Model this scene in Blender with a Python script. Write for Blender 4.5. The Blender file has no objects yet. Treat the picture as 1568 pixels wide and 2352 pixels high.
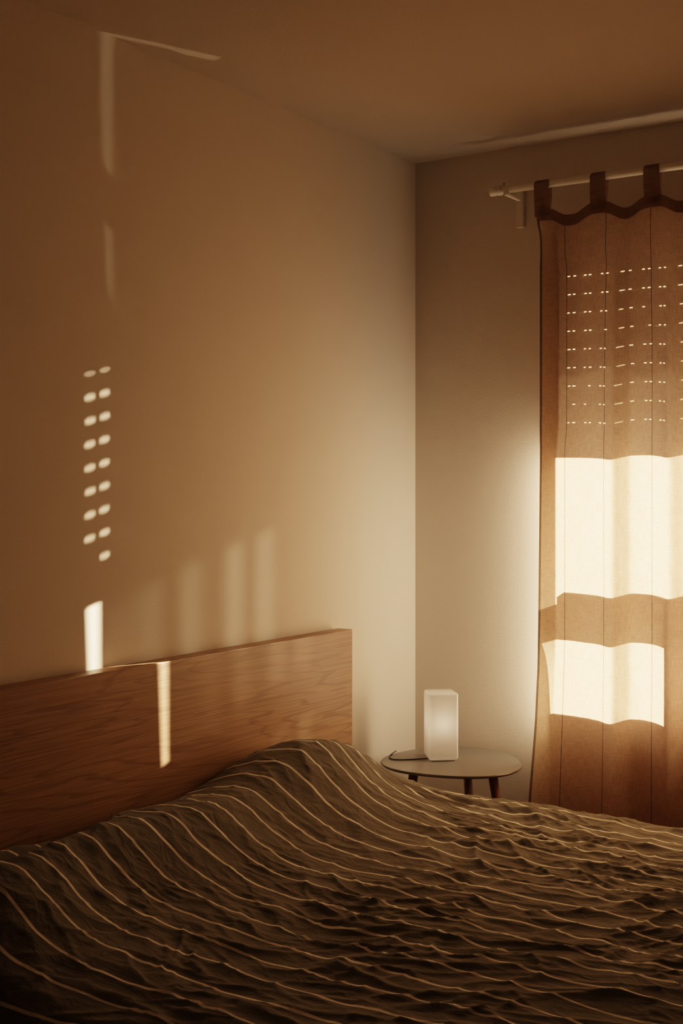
import bpy, bmesh, math, random
import numpy as np
from mathutils import Vector, noise, Matrix
random.seed(4)
scene = bpy.context.scene
COL = scene.collection
PI = math.pi
scene.view_settings.view_transform = 'Filmic'
scene.view_settings.look = 'Medium High Contrast'
scene.view_settings.exposure = .65

# ------------------------------------------------------------------ helpers
def link_mesh(name, bm, mat, parent=None, smooth=False):
    if parent is not None:
        bmesh.ops.translate(bm, verts=bm.verts, vec=-parent_origin(parent))
    bmesh.ops.recalc_face_normals(bm, faces=bm.faces)
    me = bpy.data.meshes.new(name)
    bm.to_mesh(me); bm.free()
    if smooth:
        for p in me.polygons: p.use_smooth = True
    o = bpy.data.objects.new(name, me)
    COL.objects.link(o)
    if mat: me.materials.append(mat)
    if parent is not None: o.parent = parent
    return o

def parent_origin(p):
    v = Vector((0, 0, 0))
    while p is not None:
        v = v + p.location
        p = p.parent
    return v

def thing(name, label, cat, loc, group=None):
    o = bpy.data.objects.new(name, None); COL.objects.link(o)
    o.location = loc; o['label'] = label; o['category'] = cat
    o.empty_display_size = .1
    if group: o['group'] = group
    return o

def tag(o, label, cat, group=None):
    o['label'] = label; o['category'] = cat
    if group: o['group'] = group
    return o

def struct(o):
    o['kind'] = 'structure'; return o

def add_box(bm, x0, x1, y0, y1, z0, z1, bev=0, seg=2):
    vs = [bm.verts.new((x, y, z)) for x in (x0, x1) for y in (y0, y1) for z in (z0, z1)]
    idx = [(0,1,3,2),(4,6,7,5),(0,4,5,1),(2,3,7,6),(0,2,6,4),(1,5,7,3)]
    fs = [bm.faces.new([vs[i] for i in f]) for f in idx]
    if bev:
        es = list({e for f in fs for e in f.edges})
        bmesh.ops.recalc_face_normals(bm, faces=fs)
        bmesh.ops.bevel(bm, geom=es, offset=bev, segments=seg, profile=.5, affect='EDGES')
    return bm

def box(*a, **k):
    return add_box(bmesh.new(), *a, **k)

def add_tube(bm, pts, rad, n=10, cap=True):
    pts = [Vector(p) for p in pts]
    rads = rad if isinstance(rad, (list, tuple)) else [rad]*len(pts)
    rings = []
    up = None
    for i, p in enumerate(pts):
        if i == 0: t = pts[1]-pts[0]
        elif i == len(pts)-1: t = pts[-1]-pts[-2]
        else: t = pts[i+1]-pts[i-1]
        t.normalize()
        if up is None:
            up = Vector((0,0,1)) if abs(t.z) < .9 else Vector((1,0,0))
        a = t.cross(up).normalized(); b = a.cross(t).normalized(); up = b
        rings.append([bm.verts.new(p + (a*math.cos(2*PI*k/n)+b*math.sin(2*PI*k/n))*rads[i]) for k in range(n)])
    for i in range(len(rings)-1):
        for k in range(n):
            bm.faces.new((rings[i][k], rings[i][(k+1)%n], rings[i+1][(k+1)%n], rings[i+1][k]))
    if cap:
        bm.faces.new(rings[0]); bm.faces.new(rings[-1])
    return bm

def tube(*a, **k): return add_tube(bmesh.new(), *a, **k)

def sstep(a, b, x):
    t = max(0., min(1., (x-a)/(b-a)))
    return t*t*(3-2*t)

# ------------------------------------------------------------------ materials
def newmat(name):
    m = bpy.data.materials.new(name); m.use_nodes = True
    nt = m.node_tree
    for n in list(nt.nodes): nt.nodes.remove(n)
    out = nt.nodes.new('ShaderNodeOutputMaterial')
    return m, nt, out
def N(nt, typ, **kw):
    n = nt.nodes.new(typ)
    for k, v in kw.items(): setattr(n, k, v)
    return n
def principled(nt, out, col=(.8,.8,.8), rough=.6, spec=.3):
    b = N(nt, 'ShaderNodeBsdfPrincipled')
    b.inputs['Base Color'].default_value = (*col, 1)
    b.inputs['Roughness'].default_value = rough
    b.inputs['Specular IOR Level'].default_value = spec
    nt.links.new(b.outputs[0], out.inputs[0])
    return b
def math_n(nt, op, a, b=None):
    n = N(nt, 'ShaderNodeMath', operation=op)
    for i, v in enumerate((a, b)):
        if v is None: continue
        if isinstance(v, (int, float)): n.inputs[i].default_value = v
        else: nt.links.new(v, n.inputs[i])
    return n.outputs[0]
def plaster(name, col, scale=180, strength=.12, blotch=.03):
    m, nt, out = newmat(name)
    b = principled(nt, out, col, .85, .15)
    tc = N(nt, 'ShaderNodeTexCoord')
    n1 = N(nt, 'ShaderNodeTexNoise'); n1.inputs['Scale'].default_value = scale; n1.inputs['Detail'].default_value = 4
    nt.links.new(tc.outputs['Object'], n1.inputs['Vector'])
    bp = N(nt, 'ShaderNodeBump'); bp.inputs['Strength'].default_value = strength; bp.inputs['Distance'].default_value = .004
    nt.links.new(n1.outputs[0], bp.inputs['Height']); nt.links.new(bp.outputs[0], b.inputs['Normal'])
    n2 = N(nt, 'ShaderNodeTexNoise'); n2.inputs['Scale'].default_value = 2.5; n2.inputs['Detail'].default_value = 3
    nt.links.new(tc.outputs['Object'], n2.inputs['Vector'])
    mx = N(nt, 'ShaderNodeMix', data_type='RGBA')
    mx.inputs[6].default_value = (*[c*(1-blotch) for c in col], 1); mx.inputs[7].default_value = (*col, 1)
    nt.links.new(n2.outputs[0], mx.inputs[0]); nt.links.new(mx.outputs[2], b.inputs['Base Color'])
    return m

M = {}
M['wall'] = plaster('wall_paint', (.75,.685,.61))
M['dark_wall'] = plaster('bounce_cut_brown', (.17,.13,.10))  # dark brown for the unseen walls, chosen to cut bounced light
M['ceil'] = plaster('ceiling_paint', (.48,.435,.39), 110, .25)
def plain(name, col, rough=.5, spec=.4, bump=None):
    m, nt, out = newmat(name)
    b = principled(nt, out, col, rough, spec)
    tc = N(nt, 'ShaderNodeTexCoord')
    n1 = N(nt, 'ShaderNodeTexNoise'); n1.inputs['Scale'].default_value = 60; n1.inputs['Detail'].default_value = 3
    nt.links.new(tc.outputs['Object'], n1.inputs['Vector'])
    bp = N(nt, 'ShaderNodeBump'); bp.inputs['Strength'].default_value = bump or .04; bp.inputs['Distance'].default_value = .002
    nt.links.new(n1.outputs[0], bp.inputs['Height']); nt.links.new(bp.outputs[0], b.inputs['Normal'])
    return m
M['white_wood'] = plain('white_painted_wood', (.82,.77,.69), .45)
M['white_frame'] = plain('white_window_plastic', (.86,.84,.8), .35)
M['shutter'] = plain('grey_shutter_plastic', (.45,.42,.38), .5)
M['matt'] = plain('mattress_fabric', (.7,.66,.6), .9, .1)
M['cord'] = plain('dark_cord_rubber', (.05,.045,.04), .5)
M['walnut'] = plain('dark_walnut_leg', (.24,.11,.055), .4)
M['tabletop'] = plain('grey_brown_lacquer', (.16,.148,.13), .28, .5)
M['steel'] = plain('bracket_screw_metal', (.5,.48,.45), .35)

def oak():
    m, nt, out = newmat('oak_veneer')
    b = principled(nt, out, (.4,.2,.1), .42, .35)
    tc = N(nt, 'ShaderNodeTexCoord')
    mp = N(nt, 'ShaderNodeMapping'); mp.inputs['Scale'].default_value = (.3, .62, 5.2)
    nt.links.new(tc.outputs['Object'], mp.inputs[0])
    n1 = N(nt, 'ShaderNodeTexNoise'); n1.inputs['Scale'].default_value = 1.0; n1.inputs['Detail'].default_value = 4; n1.inputs['Roughness'].default_value = .5
    n1.inputs['Distortion'].default_value = .4
    nt.links.new(mp.outputs[0], n1.inputs['Vector'])
    s = math_n(nt, 'MULTIPLY', n1.outputs[0], 120)
    s = math_n(nt, 'SINE', s)
    r1 = N(nt, 'ShaderNodeValToRGB')
    r1.color_ramp.elements[0].position = .0; r1.color_ramp.elements[0].color = (1,1,1,1)
    r1.color_ramp.elements[1].position = .22; r1.color_ramp.elements[1].color = (0,0,0,1)
    sm = math_n(nt, 'ADD', math_n(nt, 'MULTIPLY', s, .5), .5)
    nt.links.new(sm, r1.inputs[0])
    mp2 = N(nt, 'ShaderNodeMapping'); mp2.inputs['Scale'].default_value = (8, 4, 300)
    nt.links.new(tc.outputs['Object'], mp2.inputs[0])
    n2 = N(nt, 'ShaderNodeTexNoise'); n2.inputs['Scale'].default_value = 1.0; n2.inputs['Detail'].default_value = 3
    nt.links.new(mp2.outputs[0], n2.inputs['Vector'])
    mp3 = N(nt, 'ShaderNodeMapping'); mp3.inputs['Scale'].default_value = (1, .8, 5)
    nt.links.new(tc.outputs['Object'], mp3.inputs[0])
    n3 = N(nt, 'ShaderNodeTexNoise'); n3.inputs['Scale'].default_value = 1.6; n3.inputs['Detail'].default_value = 2
    nt.links.new(mp3.outputs[0], n3.inputs['Vector'])
    base = N(nt, 'ShaderNodeMix', data_type='RGBA')
    base.inputs[6].default_value = (.33,.205,.122,1); base.inputs[7].default_value = (.42,.265,.16,1)
    nt.links.new(n3.outputs[0], base.inputs[0])
    g = N(nt, 'ShaderNodeMix', data_type='RGBA', blend_type='MULTIPLY')
    g.inputs[7].default_value = (.52,.44,.40,1)
    fac = math_n(nt, 'MULTIPLY', r1.outputs[0], math_n(nt, 'MULTIPLY', n3.outputs[0], .85))
    nt.links.new(fac, g.inputs[0]); nt.links.new(base.outputs[2], g.inputs[6])
    g2 = N(nt, 'ShaderNodeMix', data_type='RGBA', blend_type='MULTIPLY')
    r2 = N(nt, 'ShaderNodeValToRGB')
    r2.color_ramp.elements[0].position = .40; r2.color_ramp.elements[0].color = (.62,.57,.53,1)
    r2.color_ramp.elements[1].position = .6; r2.color_ramp.elements[1].color = (1,1,1,1)
    nt.links.new(n2.outputs[0], r2.inputs[0])
    g2.inputs[0].default_value = .6
    nt.links.new(g.outputs[2], g2.inputs[6]); nt.links.new(r2.outputs[0], g2.inputs[7])
    nt.links.new(g2.outputs[2], b.inputs['Base Color'])
    bp = N(nt, 'ShaderNodeBump'); bp.inputs['Strength'].default_value = .15; bp.inputs['Distance'].default_value = .001
    nt.links.new(n2.outputs[0], bp.inputs['Height']); nt.links.new(bp.outputs[0], b.inputs['Normal'])
    return m
M['oak'] = oak()

def floor_mat():
    m, nt, out = newmat('floor_planks')
    b = principled(nt, out, (.3,.18,.1), .4, .4)
    tc = N(nt, 'ShaderNodeTexCoord')
    br = N(nt, 'ShaderNodeTexBrick'); br.inputs['Scale'].default_value = 1.0
    br.inputs['Brick Width'].default_value = 1.2; br.inputs['Row Height'].default_value = .14; br.inputs['Mortar Size'].default_value = .003
    br.inputs['Color1'].default_value = (.22,.14,.085,1); br.inputs['Color2'].default_value = (.26,.165,.10,1); br.inputs['Mortar'].default_value = (.05,.03,.02,1)
    nt.links.new(tc.outputs['Object'], br.inputs['Vector']); nt.links.new(br.outputs[0], b.inputs['Base Color'])
    return m
M['floor'] = floor_mat()

def stripe_cloth(name, base, stripe, period, width):
    m, nt, out = newmat(name)
    b = principled(nt, out, base, .9, .1)
    uv = N(nt, 'ShaderNodeUVMap'); sp = N(nt, 'ShaderNodeSeparateXYZ')
    nt.links.new(uv.outputs[0], sp.inputs[0])
    f = math_n(nt, 'FRACT', math_n(nt, 'DIVIDE', sp.outputs[1], period))
    d = math_n(nt, 'ABSOLUTE', math_n(nt, 'SUBTRACT', f, .5))
    mr = N(nt, 'ShaderNodeMapRange', interpolation_type='SMOOTHSTEP')
    hw = width/period/2
    mr.inputs['From Min'].default_value = hw*1.15; mr.inputs['From Max'].default_value = hw*.85
    nt.links.new(d, mr.inputs['Value'])
    tc = N(nt, 'ShaderNodeTexCoord')
    n2 = N(nt, 'ShaderNodeTexNoise'); n2.inputs['Scale'].default_value = 40; n2.inputs['Detail'].default_value = 4
    nt.links.new(tc.outputs['Object'], n2.inputs['Vector'])
    cb = N(nt, 'ShaderNodeMix', data_type='RGBA')
    cb.inputs[6].default_value = (*[c*.9 for c in base], 1); cb.inputs[7].default_value = (*[c*1.1 for c in base], 1)
    nt.links.new(n2.outputs[0], cb.inputs[0])
    mx = N(nt, 'ShaderNodeMix', data_type='RGBA')
    mx.inputs[7].default_value = (*stripe, 1)
    nt.links.new(mr.outputs[0], mx.inputs[0]); nt.links.new(cb.outputs[2], mx.inputs[6])
    nt.links.new(mx.outputs[2], b.inputs['Base Color'])
    n3 = N(nt, 'ShaderNodeTexNoise'); n3.inputs['Scale'].default_value = 30; n3.inputs['Detail'].default_value = 6
    n3.inputs['Distortion'].default_value = 1.2
    mp = N(nt, 'ShaderNodeMapping'); mp.inputs['Scale'].default_value = (.6, 1, 1)
    nt.links.new(tc.outputs['Object'], mp.inputs[0]); nt.links.new(mp.outputs[0], n3.inputs['Vector'])
    bp = N(nt, 'ShaderNodeBump'); bp.inputs['Strength'].default_value = .45; bp.inputs['Distance'].default_value = .012
    nt.links.new(n3.outputs[0], bp.inputs['Height']); nt.links.new(bp.outputs[0], b.inputs['Normal'])
    b.inputs['Sheen Weight'].default_value = .12
    return m
M['duvet'] = stripe_cloth('striped_cotton', (.190,.190,.168), (.96,.94,.86), .073, .0062)

def curtain_mat(name, dif, tra, fac, seams=True):
    m, nt, out = newmat(name)
    uv = N(nt, 'ShaderNodeUVMap')
    mp = N(nt, 'ShaderNodeMapping'); mp.inputs['Scale'].default_value = (420, 34, 1)
    nt.links.new(uv.outputs[0], mp.inputs[0])
    n1 = N(nt, 'ShaderNodeTexNoise'); n1.inputs['Scale'].default_value = 1; n1.inputs['Detail'].default_value = 3
    nt.links.new(mp.outputs[0], n1.inputs['Vector'])
    mp2 = N(nt, 'ShaderNodeMapping'); mp2.inputs['Scale'].default_value = (34, 420, 1)
    nt.links.new(uv.outputs[0], mp2.inputs[0])
    n2 = N(nt, 'ShaderNodeTexNoise'); n2.inputs['Scale'].default_value = 1; n2.inputs['Detail'].default_value = 3
    nt.links.new(mp2.outputs[0], n2.inputs['Vector'])
    w = math_n(nt, 'ADD', n1.outputs[0], n2.outputs[0])
    k = math_n(nt, 'ADD', math_n(nt, 'MULTIPLY', w, .6), .4)
    if seams:
        sp = N(nt, 'ShaderNodeSeparateXYZ'); nt.links.new(uv.outputs[0], sp.inputs[0])
        f = math_n(nt, 'FRACT', math_n(nt, 'DIVIDE', math_n(nt, 'SUBTRACT', sp.outputs[0], .577-.0665), .133))
        d = math_n(nt, 'ABSOLUTE', math_n(nt, 'SUBTRACT', f, .5))
        mr = N(nt, 'ShaderNodeMapRange'); mr.inputs['From Min'].default_value = .005; mr.inputs['From Max'].default_value = .011
        mr.inputs['To Min'].default_value = .3; mr.inputs['To Max'].default_value = 1
        nt.links.new(d, mr.inputs['Value'])
        k = math_n(nt, 'MULTIPLY', k, mr.outputs[0])
        # stitched double hem along the free edge
        mh = N(nt, 'ShaderNodeMapRange'); mh.inputs['From Min'].default_value = .488; mh.inputs['From Max'].default_value = .4905
        mh.inputs['To Min'].default_value = .35; mh.inputs['To Max'].default_value = 1
        nt.links.new(sp.outputs[0], mh.inputs['Value'])
        k = math_n(nt, 'MULTIPLY', k, mh.outputs[0])
    def tint(c):
        v = N(nt, 'ShaderNodeVectorMath', operation='SCALE'); v.inputs[0].default_value = c
        nt.links.new(k, v.inputs['Scale']); return v.outputs[0]
    bp = N(nt, 'ShaderNodeBump'); bp.inputs['Strength'].default_value = .15; bp.inputs['Distance'].default_value = .001
    nt.links.new(w, bp.inputs['Height'])
    a = N(nt, 'ShaderNodeBsdfDiffuse'); t = N(nt, 'ShaderNodeBsdfTranslucent')
    nt.links.new(tint(dif), a.inputs[0]); nt.links.new(tint(tra), t.inputs[0])
    nt.links.new(bp.outputs[0], a.inputs['Normal'])
    mx = N(nt, 'ShaderNodeMixShader'); mx.inputs[0].default_value = fac
    nt.links.new(a.outputs[0], mx.inputs[1]); nt.links.new(t.outputs[0], mx.inputs[2])
    nt.links.new(mx.outputs[0], out.inputs[0])
    return m
M['curtain'] = curtain_mat('linen_curtain', (.35,.24,.205), (.58,.40,.275), .5)
M['curtain_tab'] = curtain_mat('linen_curtain_double', (.33,.225,.185), (.5,.35,.26), .45, False)

def glass_pane():
    m, nt, out = newmat('window_glass')
    t = N(nt, 'ShaderNodeBsdfTransparent'); g = N(nt, 'ShaderNodeBsdfGlossy'); g.inputs['Roughness'].default_value = .02
    mx = N(nt, 'ShaderNodeMixShader'); mx.inputs[0].default_value = .04
    nt.links.new(t.outputs[0], mx.inputs[1]); nt.links.new(g.outputs[0], mx.inputs[2]); nt.links.new(mx.outputs[0], out.inputs[0])
    return m
M['glass'] = glass_pane()
def opal():
    m, nt, out = newmat('opal_glass')
    a = N(nt, 'ShaderNodeBsdfDiffuse'); a.inputs[0].default_value = (.95,.89,.82,1)
    t = N(nt, 'ShaderNodeBsdfTranslucent'); t.inputs[0].default_value = (.96,.88,.80,1)
    mx = N(nt, 'ShaderNodeMixShader'); mx.inputs[0].default_value = .6
    nt.links.new(a.outputs[0], mx.inputs[1]); nt.links.new(t.outputs[0], mx.inputs[2])
    g = N(nt, 'ShaderNodeBsdfGlossy'); g.inputs['Roughness'].default_value = .15
    fr = N(nt, 'ShaderNodeFresnel'); fr.inputs[0].default_value = 1.4
    m2 = N(nt, 'ShaderNodeMixShader')
    nt.links.new(fr.outputs[0], m2.inputs[0]); nt.links.new(mx.outputs[0], m2.inputs[1]); nt.links.new(g.outputs[0], m2.inputs[2])
    nt.links.new(m2.outputs[0], out.inputs[0])
    return m
M['opal'] = opal()
def bulb():
    m, nt, out = newmat('glowing_bulb')
    e = N(nt, 'ShaderNodeEmission'); e.inputs[0].default_value = (1,.80,.58,1); e.inputs[1].default_value = 5
    nt.links.new(e.outputs[0], out.inputs[0]); return m
M['bulb'] = bulb()

# ------------------------------------------------------------------ room shell
RX, RY, CH = 3.4, -4.4, 2.5
struct(link_mesh('floor', box(-.1, RX+.1, RY-.1, .3, -.1, 0), M['floor']))
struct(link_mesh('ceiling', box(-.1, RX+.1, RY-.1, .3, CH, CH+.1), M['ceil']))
struct(link_mesh('wall_left', box(-.1, 0, RY-.1, .25, 0, CH), M['wall']))
struct(link_mesh('wall_right', box(RX, RX+.1, RY-.1, .25, 0, CH), M['dark_wall']))
struct(link_mesh('wall_back', box(0, RX, RY-.1, RY, 0, CH), M['dark_wall']))
WX0, WX1, WZ0, WZ1 = .535, 1.55, .70, 2.24
bm = bmesh.new()
add_box(bm, 0, WX0, 0, .25, 0, CH); add_box(bm, WX1, RX, 0, .25, 0, CH)
add_box(bm, WX0, WX1, 0, .25, 0, WZ0); add_box(bm, WX0, WX1, 0, .25, WZ1, CH)
struct(link_mesh('wall_front', bm, M['wall']))

# window with frame, panes, sill and perforated shutter
win = bpy.data.objects.new('window_1', None); COL.objects.link(win); win.location = (1.04, .07, WZ0); struct(win)
GXL, GXH, GX1 = .588, .573, 1.50
BAR0, BARN, BAR1 = 1.014, 1.105, 1.143
MUL0, MUL1 = .968, 1.045
bm = bmesh.new()
add_box(bm, WX0, GXL, .04, .10, WZ0, 1.58); add_box(bm, WX0, GXH, .04, .10, 1.58, WZ1)
add_box(bm, GX1, WX1, .04, .10, WZ0, WZ1)
add_box(bm, GXL, GX1, .04, .10, WZ0, .774); add_box(bm, GXL, GX1, .04, .10, BAR0, BARN)
add_box(bm, GXL+.040, GX1, .04, .10, BARN, BAR1)  # bar notched beside the stile so the headboard light stripe reaches lower
add_box(bm, GXH, GX1, .04, .10, 2.19, WZ1)
add_box(bm, MUL0, MUL1, .04, .10, .774, BAR0)  # mullion added to end the lower sun patch on the curtain
link_mesh('window_frame', bm, M['white_frame'], win)
for x0, x1, z0, z1 in ((GXL, MUL0, .774, BAR0), (MUL1, GX1, .774, BAR0), (GXL, GX1, BAR1, 2.19)):
    link_mesh('pane', box(x0, x1, .068, .072, z0, z1), M['glass'], win)
link_mesh('window_sill', box(WX0, WX1, -.03, .04, WZ0-.001, WZ0+.018, bev=.004), M['white_frame'], win)
SB = 1.580
bm = bmesh.new()
ys0, ys1 = .158, .162
zrow = [1.685 + .055*i for i in range(9)]
HM = .0068
edges = [SB] + zrow + [WZ1]
for i in range(len(edges)-1):
    z0 = edges[i] + (HM if i > 0 else 0); z1 = edges[i+1] - (HM if i < len(edges)-2 else 0)
    add_box(bm, WX0, WX1, ys0, ys1, z0, z1)
holes = [(.6265, .0022, .0066), (.6450, .0022, .0066)]
x = .690
while x < WX1-.03:
    holes += [(x, .0048, .00165), (x+.0175, .0048, .00165)]; x += .0565
for zi, z in enumerate(zrow):
    prev = WX0
    for k, (c, hw, hh) in enumerate(holes):
        j = .0005 if k < 2 else .0015
        c += random.uniform(-j, j)
        if zi == 0 and k == 1: continue
        h2 = hh*(.35 if zi == 8 and k < 2 else 1)
        if k > 1:
            hw *= random.uniform(.85, 1.1)
            if random.random() < .06: continue
        add_box(bm, prev, c-hw, ys0, ys1, z-HM, z+HM); prev = c+hw
        if h2 < HM:
            add_box(bm, c-hw, c+hw, ys0, ys1, z+h2, z+HM); add_box(bm, c-hw, c+hw, ys0, ys1, z-HM, z-h2)
    add_box(bm, prev, WX1, ys0, ys1, z-HM, z+HM)
link_mesh('roller_shutter', bm, M['shutter'], win)

# ------------------------------------------------------------------ curtain rod
RODZ, RODY, RR = 2.345, -.10, .0115
rod = thing('curtain_rod', 'white wooden curtain rod with ribbed end knob above the window', 'curtain rod', (1.1, RODY, RODZ))
link_mesh('rod', tube([(.37, RODY, RODZ), (1.95, RODY, RODZ)], RR, 20), M['white_wood'], rod, True)
prof = [(.3275,.010),(.3285,.0135),(.3300,.0150),(.3480,.0150),(.3495,.0140),(.3500,.0105),(.3540,.0105),(.3545,.0140),(.3560,.0155),(.3660,.0155),(.3675,.0140),(.3680,.0118),(.376,.0118)]
link_mesh('finial', tube([(a, RODY, RODZ) for a, r in prof], [r for a, r in prof], 24), M['white_wood'], rod, True)
def bracket(xb):
    b = link_mesh('bracket', box(xb-.012, xb+.012, -.014, 0, 2.242, 2.365, bev=.002), M['white_wood'], rod)
    bm = bmesh.new()
    add_box(bm, xb-.005, xb+.005, RODY-.010, -.014, RODZ-.020, RODZ-.0118, bev=.001)
    add_box(bm, xb-.005, xb+.005, RODY-.016, RODY-.0122, RODZ-.020, RODZ-.002, bev=.001)
    link_mesh('arm', bm, M['white_wood'], b)
    link_mesh('screw', tube([(xb-.012, RODY, RODZ+.010), (xb-.012, RODY, RODZ+.022)], [.0025, .0045], 8), M['steel'], b)
bracket(.386); bracket(1.88)

# ------------------------------------------------------------------ curtain
P = [(.44,-.100),(.54,-.100),(.62,-.103),(.69,-.116),(.735,-.130),(.757,-.107),(.780,-.084),(.84,-.086),(.878,-.102),(.903,-.113),(.945,-.078),
     (1.02,-.090),(1.08,-.118),(1.13,-.105),(1.18,-.085),(1.24,-.11),(1.30,-.10),(1.36,-.12),(1.42,-.09),(1.50,-.11),(1.58,-.09),(1.65,-.1),(1.8,-.1)]
def prof_y(x):
    for i in range(1, len(P)-2):
        if P[i][0] <= x <= P[i+1][0]:
            (xa,ya),(xb,yb),(xc,yc),(xd,yd) = P[i-1],P[i],P[i+1],P[i+2]
            t = (x-xb)/(xc-xb); h = xc-xb
            m0 = (yc-ya)/(xc-xa)*h; m1 = (yd-yb)/(xd-xb)*h
            t2, t3 = t*t, t*t*t
            return (2*t3-3*t2+1)*yb+(t3-2*t2+t)*m0+(-2*t3+3*t2)*yc+(t3-t2)*m1
    return -.1
XB, WF, XE = .548, .067, 1.62
ZT = 2.268
def phi(z):
    if z > 1.5: return math.radians(69+3*sstep(1.5, 1.65, z))*(1-sstep(2.10, 2.25, z))
    if z > 1.05: return math.radians(62.7+6.3*(z-1.05)/.45)
    return math.radians(18+20*sstep(.2, .8, z)+24.7*sstep(.80, 1.05, z))
TABS = [.505, .686, .850, 1.015, 1.18, 1.335, 1.47, 1.597]
def sag(x):
    d = min(abs(x-t) for t in TABS)
    return .025*sstep(.020, .080, d)
def curt_pt(x, z):
    up = sstep(1.52, 1.62, z)*(1-sstep(2.08, 2.14, z))
    fl = -.024*sstep(1.05, .3, z) if z < 1.05 else 0
    fl += .008*up
    if x >= XB:
        y = -.1 + (prof_y(x)+.1)*(.2+.8*(1-sstep(1.7, 2.25, z)))*(1+.35*math.exp(-((x-.92)/.04)**2)*(1-sstep(.95, 1.15, z)))
        e = sstep(XB, XB+.08, x)
        y += e*(.0030*noise.noise(Vector((x*14, z*2.2, 3.1))) + .0020*noise.noise(Vector((x*30+z*8, z*9, 7))))
        return Vector((x + fl*math.exp(-(x-XB)/.12), y, z))
    f = phi(z)
    tr = f/math.radians(72) if z > 1.7 else 1
    s = (XB-x)*(1+.22*up)*(1 - .24*4*tr*(1-tr) - (.07*(1-tr) if z > 1.7 else 0))
    s *= 1 - .18*sstep(1.05, .85, z)*sstep(.3, .75, z) if z < 1.05 else 1
    b = curt_pt(XB, z)
    return Vector((b.x - s*math.cos(f), b.y - s*math.sin(f), z))
cur = thing('curtain', 'tan linen tab top curtain glowing with sunlight from behind', 'curtain', (.95, -.1, .03))
def grid_cloth(xs, zs, fpt, uvf):
    bm = bmesh.new(); uvl = bm.loops.layers.uv.new('UVMap')
    V = [[bm.verts.new(fpt(x, z)) for z in zs] for x in xs]
    for i in range(len(xs)-1):
        for j in range(len(zs)-1):
            f = bm.faces.new((V[i][j], V[i+1][j], V[i+1][j+1], V[i][j+1]))
            for l, (a, b) in zip(f.loops, ((i,j),(i+1,j),(i+1,j+1),(i,j+1))):
                l[uvl].uv = uvf(xs[a], zs[b])
    return bm
xs = [XB-WF + WF*i/18 for i in range(18)] + [XB + (XE-XB)*i/220 for i in range(221)]
ts = [i/200 for i in range(201)]
def panel_pt(x, t):
    z = .03 + t*(ZT - sag(x) - .03)
    return curt_pt(x, z)
link_mesh('curtain_panel', grid_cloth(xs, ts, panel_pt, lambda x, t: (x, t*2.24)), M['curtain'], cur, True)
def band_pt(x, t):
    p = curt_pt(x, ZT - sag(x) - .034*(1-t) + .001)
    p.y -= .0025; return p
link_mesh('heading_band', grid_cloth(xs, [0,.5,1], band_pt, lambda x, t: (x, t*.04)), M['curtain_tab'], cur, True)
for tx in TABS:
    bm = bmesh.new(); uvl = bm.loops.layers.uv.new('UVMap')
    path = []
    c = curt_pt(tx, ZT-.03); yb = c.y-.004
    r = RR+.0025
    path.append((yb, ZT-.02)); path.append((yb, ZT-.004))
    path.append((RODY-r*.95+ (yb-RODY+r)*.35, ZT+.03))
    for k in range(0, 11):
        a = PI - PI*k/10
        path.append((RODY + r*math.cos(a), RODZ + r*math.sin(a)))
    path.append((RODY+r*.8, ZT+.03)); path.append((yb+.006, ZT-.004)); path.append((yb+.006, ZT-.02))
    ws = [-.023, -.012, 0, .012, .023]
    V = [[bm.verts.new((tx + w*(1+.12*math.cos(j/len(path)*PI*2)), y + .0015*abs(w)/.023, z)) for w in ws] for j, (y, z) in enumerate(path)]
    for j in range(len(path)-1):
        for i in range(len(ws)-1):
            f = bm.faces.new((V[j][i], V[j][i+1], V[j+1][i+1], V[j+1][i]))
            for l, (a, b) in zip(f.loops, ((j,i),(j,i+1),(j+1,i+1),(j+1,i))):
                l[uvl].uv = (ws[b], a*.01)
    link_mesh('tab', bm, M['curtain_tab'], cur, True)

# ------------------------------------------------------------------ bed
BY0, BY1 = -2.25, -.486
bed = thing('bed', 'double bed frame with a flat oak veneer headboard against the wall', 'bed', (1.05, -1.37, 0))
link_mesh('headboard', box(.012, .065, BY0, BY1, .02, 1.0, bev=.0025), M['oak'], bed)
link_mesh('side_rail', box(.066, 2.12, BY1-.03, BY1, .02, .34, bev=.002), M['oak'], bed)
link_mesh('side_rail', box(.066, 2.12, BY0, BY0+.03, .02, .34, bev=.002), M['oak'], bed)
link_mesh('footboard', box(2.121, 2.15, BY0, BY1, .02, .34, bev=.002), M['oak'], bed)
link_mesh('slat_base', box(.066, 2.12, BY0+.031, BY1-.031, .26, .29), M['oak'], bed)
tag(link_mesh('mattress', box(.075, 2.10, -2.19, -.55, .291, .52, bev=.03, seg=4), M['matt'], None, True), 'pale mattress lying on the bed under the striped duvet', 'mattress')

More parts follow.
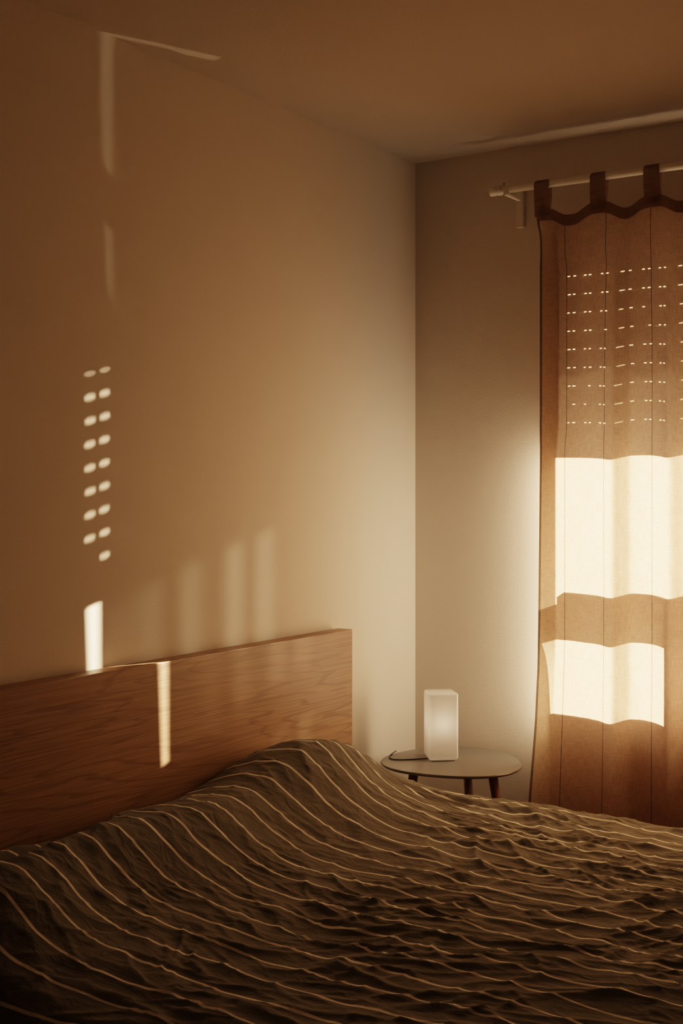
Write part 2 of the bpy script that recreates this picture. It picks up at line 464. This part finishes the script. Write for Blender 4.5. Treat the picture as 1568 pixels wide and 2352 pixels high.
YC, HW, RD = -1.37, .80, .06
def sst(a, b, x):
    t = (x-a)/(b-a); t = max(0, min(1, t)); return t*t*(3-2*t)
def ridge(y):
    a = .137 + .067*math.exp(-((y+.97)/.19)**2) + .010*math.exp(-((y+1.75)/.25)**2)
    return a*sst(-.46, -.84, y)*(.35+.65*sst(-2.25, -2.0, y))
def fx(x, y):
    pk = .25 + .03*noise.noise(Vector((y*2.5, 7.2, 0)))
    if x < pk: return 1 - .35*((pk-x)/.2)**2
    w = .145 + .03*noise.noise(Vector((y*3, 2.2, 0)))
    return 1/(1+((x-pk)/w)**2.1)
def ridged(p):
    return 1-abs(noise.noise(p))*2
def soft(v):
    v = max(0, v); return v*v*v
def wrinkle(x, y):
    wx = noise.noise(Vector((x*1.7, y*1.7, 5)))*.10; wy = noise.noise(Vector((x*1.7, y*1.7, 9)))*.10
    wx += noise.noise(Vector((x*5, y*5, 15)))*.035; wy += noise.noise(Vector((x*5, y*5, 19)))*.035
    a = math.radians(10)
    X = (x+wx)*math.cos(a)+(y+wy)*math.sin(a); Y = -(x+wx)*math.sin(a)+(y+wy)*math.cos(a)
    flat = sst(.35, .8, x)
    h = 0
    r1 = ridged(Vector((X*1.5, Y*5.0, 1.3))); h += .007*soft(r1)*(.2+.8*flat)
    r2 = ridged(Vector((X*3.2+7, Y*9.0, 4.1))); h += .006*soft(r2)*(.25+.75*flat)
    b = math.radians(-32)
    X2 = x*math.cos(b)+y*math.sin(b)+wx; Y2 = -x*math.sin(b)+y*math.cos(b)+wy
    m = sst(-.15, .25, noise.noise(Vector((x*1.6, y*1.6, 21))))
    r3 = ridged(Vector((X2*2.6, Y2*9, 8.7))); h += .0080*soft(r3)*m*(.45+.55*flat)
    b = math.radians(38)
    X3 = x*math.cos(b)+y*math.sin(b)+wx; Y3 = -x*math.sin(b)+y*math.cos(b)+wy
    r7 = ridged(Vector((X3*3, Y3*10, 28.7))); h += .0070*soft(r7)*sst(-.05, .3, noise.noise(Vector((x*1.8, y*1.8, 61))))*(.4+.6*flat)
    h += .006*noise.noise(Vector((x*3, y*4, 0)))
    r4 = ridged(Vector((X*7, Y*20, 14.4))); h += .0038*soft(r4)*(.35+.65*flat)
    r5 = ridged(Vector((X2*8+3, Y2*20, 2.7))); h += .0052*soft(r5)*sst(-.2, .2, noise.noise(Vector((x*3, y*3, 51))))*(.6+.4*flat)
    r8 = ridged(Vector((X3*9, Y3*22, 16.7))); h += .0046*soft(r8)*sst(-.15, .2, noise.noise(Vector((x*4, y*4, 71))))*(.6+.4*flat)
    r9 = ridged(Vector((X*18+Y*6, Y*38, 44.7))); h += .0022*soft(r9)*sst(-.15, .2, noise.noise(Vector((x*5, y*5, 91))))
    g = math.exp(-(((x-.42)/.2)**2 + ((y+.68)/.17)**2))
    h += .016*g*ridged(Vector((x*4+y*6, y*16-x*5, 2)))
    return h
def duvet_pt(x, v):
    s = 1 if v >= 0 else -1; a = abs(v)-HW
    drop = 0
    if a <= 0: y = YC+v
    elif a < RD*PI/2:
        th = a/RD; y = YC+s*(HW+RD*math.sin(th)); drop = RD*(1-math.cos(th))
    else:
        y = YC+s*(HW+RD); drop = RD + a - RD*PI/2
    k = 1 if a <= 0 else max(0, 1-drop/.08)
    z = .561 + (ridge(y)*fx(x, y))*max(k, 0.0) + wrinkle(x, YC+v)*(.4+.6*k) - drop
    if k < 1: y += s*.008*noise.noise(Vector((x*7, 0, v*2)))
    return Vector((x, y, z))
NXD, NVD = 440, 480
bm = bmesh.new(); uvl = bm.loops.layers.uv.new('UVMap')
VM = HW + .06*PI/2 + .12
V = []; U = []
for i in range(NXD+1):
    col = []; uc = []
    for j in range(NVD+1):
        v = -VM + 2*VM*j/NVD
        yy = YC+v
        x0 = .088 + .135*sst(-1.50, -1.72, yy) + .012*noise.noise(Vector((yy*6, 0, 0)))
        x = x0 + (2.10-x0)*(i/NXD)**1.05
        p = duvet_pt(x, v)
        col.append(bm.verts.new(p))
        fl = sst(.3, .8, x)
        uc.append((x, v + .015*noise.noise(Vector((x*3.5, v*3.5, 30))) + (.006+.004*fl)*noise.noise(Vector((x*10, v*10, 33)))))
    V.append(col); U.append(uc)
for i in range(NXD):
    for j in range(NVD):
        f = bm.faces.new((V[i][j], V[i+1][j], V[i+1][j+1], V[i][j+1]))
        for l, (a, b) in zip(f.loops, ((i,j),(i+1,j),(i+1,j+1),(i,j+1))): l[uvl].uv = U[a][b]
du = link_mesh('duvet', bm, M['duvet'], None, True)
sm = du.modifiers.new('thickness', 'SOLIDIFY'); sm.thickness = .012; sm.offset = -1
tag(du, 'rumpled taupe duvet with thin cream stripes covering the bed', 'duvet')

# pillow squeezed between the duvet edge and the headboard
bm = bmesh.new(); uvl = bm.loops.layers.uv.new('UVMap')
n = 40
grid = {}
for s in (1, -1):
    for i in range(n+1):
        for j in range(n+1):
            a, b = -1+2*i/n, -1+2*j/n
            edge = i in (0, n) or j in (0, n)
            if s == -1 and edge: grid[(s,i,j)] = grid[(1,i,j)]; continue
            th = ((1-a**4)*(1-b**4))**.5*.052
            pz = a*.080*(1-.10*b*b) + .004*noise.noise(Vector((b*4, a*2, 5)))
            py = b*.222
            px = s*th + .004*noise.noise(Vector((a*3, b*4, s)))
            grid[(s,i,j)] = bm.verts.new((px, py, pz))
for s in (1, -1):
    for i in range(n):
        for j in range(n):
            q = [(i,j),(i+1,j),(i+1,j+1),(i,j+1)]
            f = bm.faces.new([grid[(s,*c)] for c in q])
            for l, c in zip(f.loops, q): l[uvl].uv = (.16*c[0]/n, .444*c[1]/n)
bmesh.ops.translate(bm, verts=bm.verts, vec=(.130, -1.99, .606))
tag(link_mesh('pillow', bm, M['duvet'], None, True), 'striped pillow peeking out between the duvet and the headboard', 'pillow')

# ------------------------------------------------------------------ side table
TX, TY, TZ = .277, -.250, .59
tab = thing('side_table', 'small grey three legged side table with rounded triangular top', 'side table', (TX, TY, 0))
R = .212; A0 = math.atan2(-.549, -.836) + math.radians(10)
def outline(sc):
    pts = []
    for k in range(96):
        a = 2*PI*k/96
        r = R*(1+.05*math.cos(3*(a-A0)))*sc
        pts.append((TX+r*math.cos(a), TY+r*math.sin(a)))
    return pts
bm = bmesh.new()
rings = []
for sc, z in ((.93, TZ-.011), (.975, TZ-.009), (.997, TZ-.005), (1.0, TZ-.0025), (.992, TZ)):
    rings.append([bm.verts.new((x, y, z)) for x, y in outline(sc)])
for a, b in zip(rings, rings[1:]):
    for k in range(96): bm.faces.new((a[k], a[(k+1)%96], b[(k+1)%96], b[k]))
bm.faces.new(rings[0]); bm.faces.new(rings[-1])
link_mesh('tabletop', bm, M['tabletop'], tab)
for da in (180+22, -32, 66):
    a = math.atan2(.549, .836) + math.radians(da)
    c, s = math.cos(a), math.sin(a)
    link_mesh('leg', tube([(TX+.13*c, TY+.13*s, TZ-.0115), (TX+.175*c, TY+.175*s, .3), (TX+.212*c, TY+.212*s, 0.0)], [.0145, .012, .008], 16), M['walnut'], tab, True)

# ------------------------------------------------------------------ lamp
LX, LY = .231, -.243
lamp = thing('table_lamp', 'small rectangular opal glass lamp on the side table', 'lamp', (LX, LY, TZ))
W2, LH = .046, .208
rot = Matrix.Rotation(math.radians(40), 3, 'Z')
def lbox(name, hx, z0, z1, bev, mat, seg=4):
    bm = box(-hx, hx, -hx, hx, z0, z1, bev=bev, seg=seg)
    bmesh.ops.rotate(bm, verts=bm.verts, cent=(0,0,0), matrix=rot)
    bmesh.ops.translate(bm, verts=bm.verts, vec=(LX, LY, TZ))
    return link_mesh(name, bm, mat, lamp, True)
lbox('glass_shade', W2, .004, LH, .009, M['opal'], 5)
lbox('base', .036, 0.0, .0039, .001, M['white_wood'])
bm = bmesh.new(); bmesh.ops.create_uvsphere(bm, u_segments=16, v_segments=10, radius=.018)
bmesh.ops.translate(bm, verts=bm.verts, vec=(LX, LY, TZ+.115))
link_mesh('bulb', bm, M['bulb'], lamp, True)
link_mesh('bulb_holder', tube([(LX, LY, TZ+.006), (LX, LY, TZ+.095)], [.014, .012], 14), M['white_wood'], lamp, True)
cpts = []
ctrl = [(.198,-.268),(.175,-.295),(.150,-.322),(.122,-.338),(.098,-.328),(.082,-.298),(.070,-.262),(.062,-.225)]
for i in range(len(ctrl)-1):
    for k in range(6):
        t = k/6
        q = [ctrl[max(0, i-1)], ctrl[i], ctrl[i+1], ctrl[min(len(ctrl)-1, i+2)]]
        f = lambda d: .5*((2*q[1][d])+(-q[0][d]+q[2][d])*t+(2*q[0][d]-5*q[1][d]+4*q[2][d]-q[3][d])*t*t+(-q[0][d]+3*q[1][d]-3*q[2][d]+q[3][d])*t**3)
        cpts.append((f(0), f(1), TZ+.0018))
link_mesh('cord', tube(cpts, .0016, 8), M['cord'], lamp, True)

# ------------------------------------------------------------------ light
def sun(name, d, strength, col, ang):
    l = bpy.data.lights.new(name, 'SUN'); l.energy = strength; l.color = col; l.angle = math.radians(ang)
    o = bpy.data.objects.new(name, l); COL.objects.link(o)
    o.rotation_euler = Vector(d).to_track_quat('-Z', 'Y').to_euler(); o.location = (3, 6, 4)
SC = (1.0, .728, .455)
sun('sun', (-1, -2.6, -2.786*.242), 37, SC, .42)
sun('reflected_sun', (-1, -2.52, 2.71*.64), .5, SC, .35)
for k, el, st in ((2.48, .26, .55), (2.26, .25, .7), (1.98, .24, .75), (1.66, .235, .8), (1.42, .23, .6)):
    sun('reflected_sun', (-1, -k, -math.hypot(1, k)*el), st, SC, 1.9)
al = bpy.data.lights.new('reveal_fill_light', 'AREA'); al.shape = 'RECTANGLE'; al.size = .85; al.size_y = .06  # fill lamp added behind the curtain edge to brighten wall and corner
al.energy = 2.0; al.color = (1.0, .730, .46)
ao = bpy.data.objects.new('reveal_fill_light', al); COL.objects.link(ao)
ao.location = (.53, -.05, 1.10); ao.rotation_euler = (0, PI/2, 0)
w = bpy.data.worlds.new('world'); scene.world = w; w.use_nodes = True
bg = w.node_tree.nodes['Background']; bg.inputs[0].default_value = (1.0, .78, .57, 1); bg.inputs[1].default_value = 1.5

# ------------------------------------------------------------------ camera
cd = bpy.data.cameras.new('camera'); cam = bpy.data.objects.new('camera', cd); COL.objects.link(cam)
cam.location = (2.134, -3.696, 1.43); cam.rotation_euler = (PI/2, 0, math.radians(33.3))
cd.sensor_fit = 'VERTICAL'; cd.sensor_height = 36; cd.sensor_width = 24; cd.lens = 36*2941/2352
cd.shift_y = -62/2352; cd.clip_start = .05
scene.camera = cam
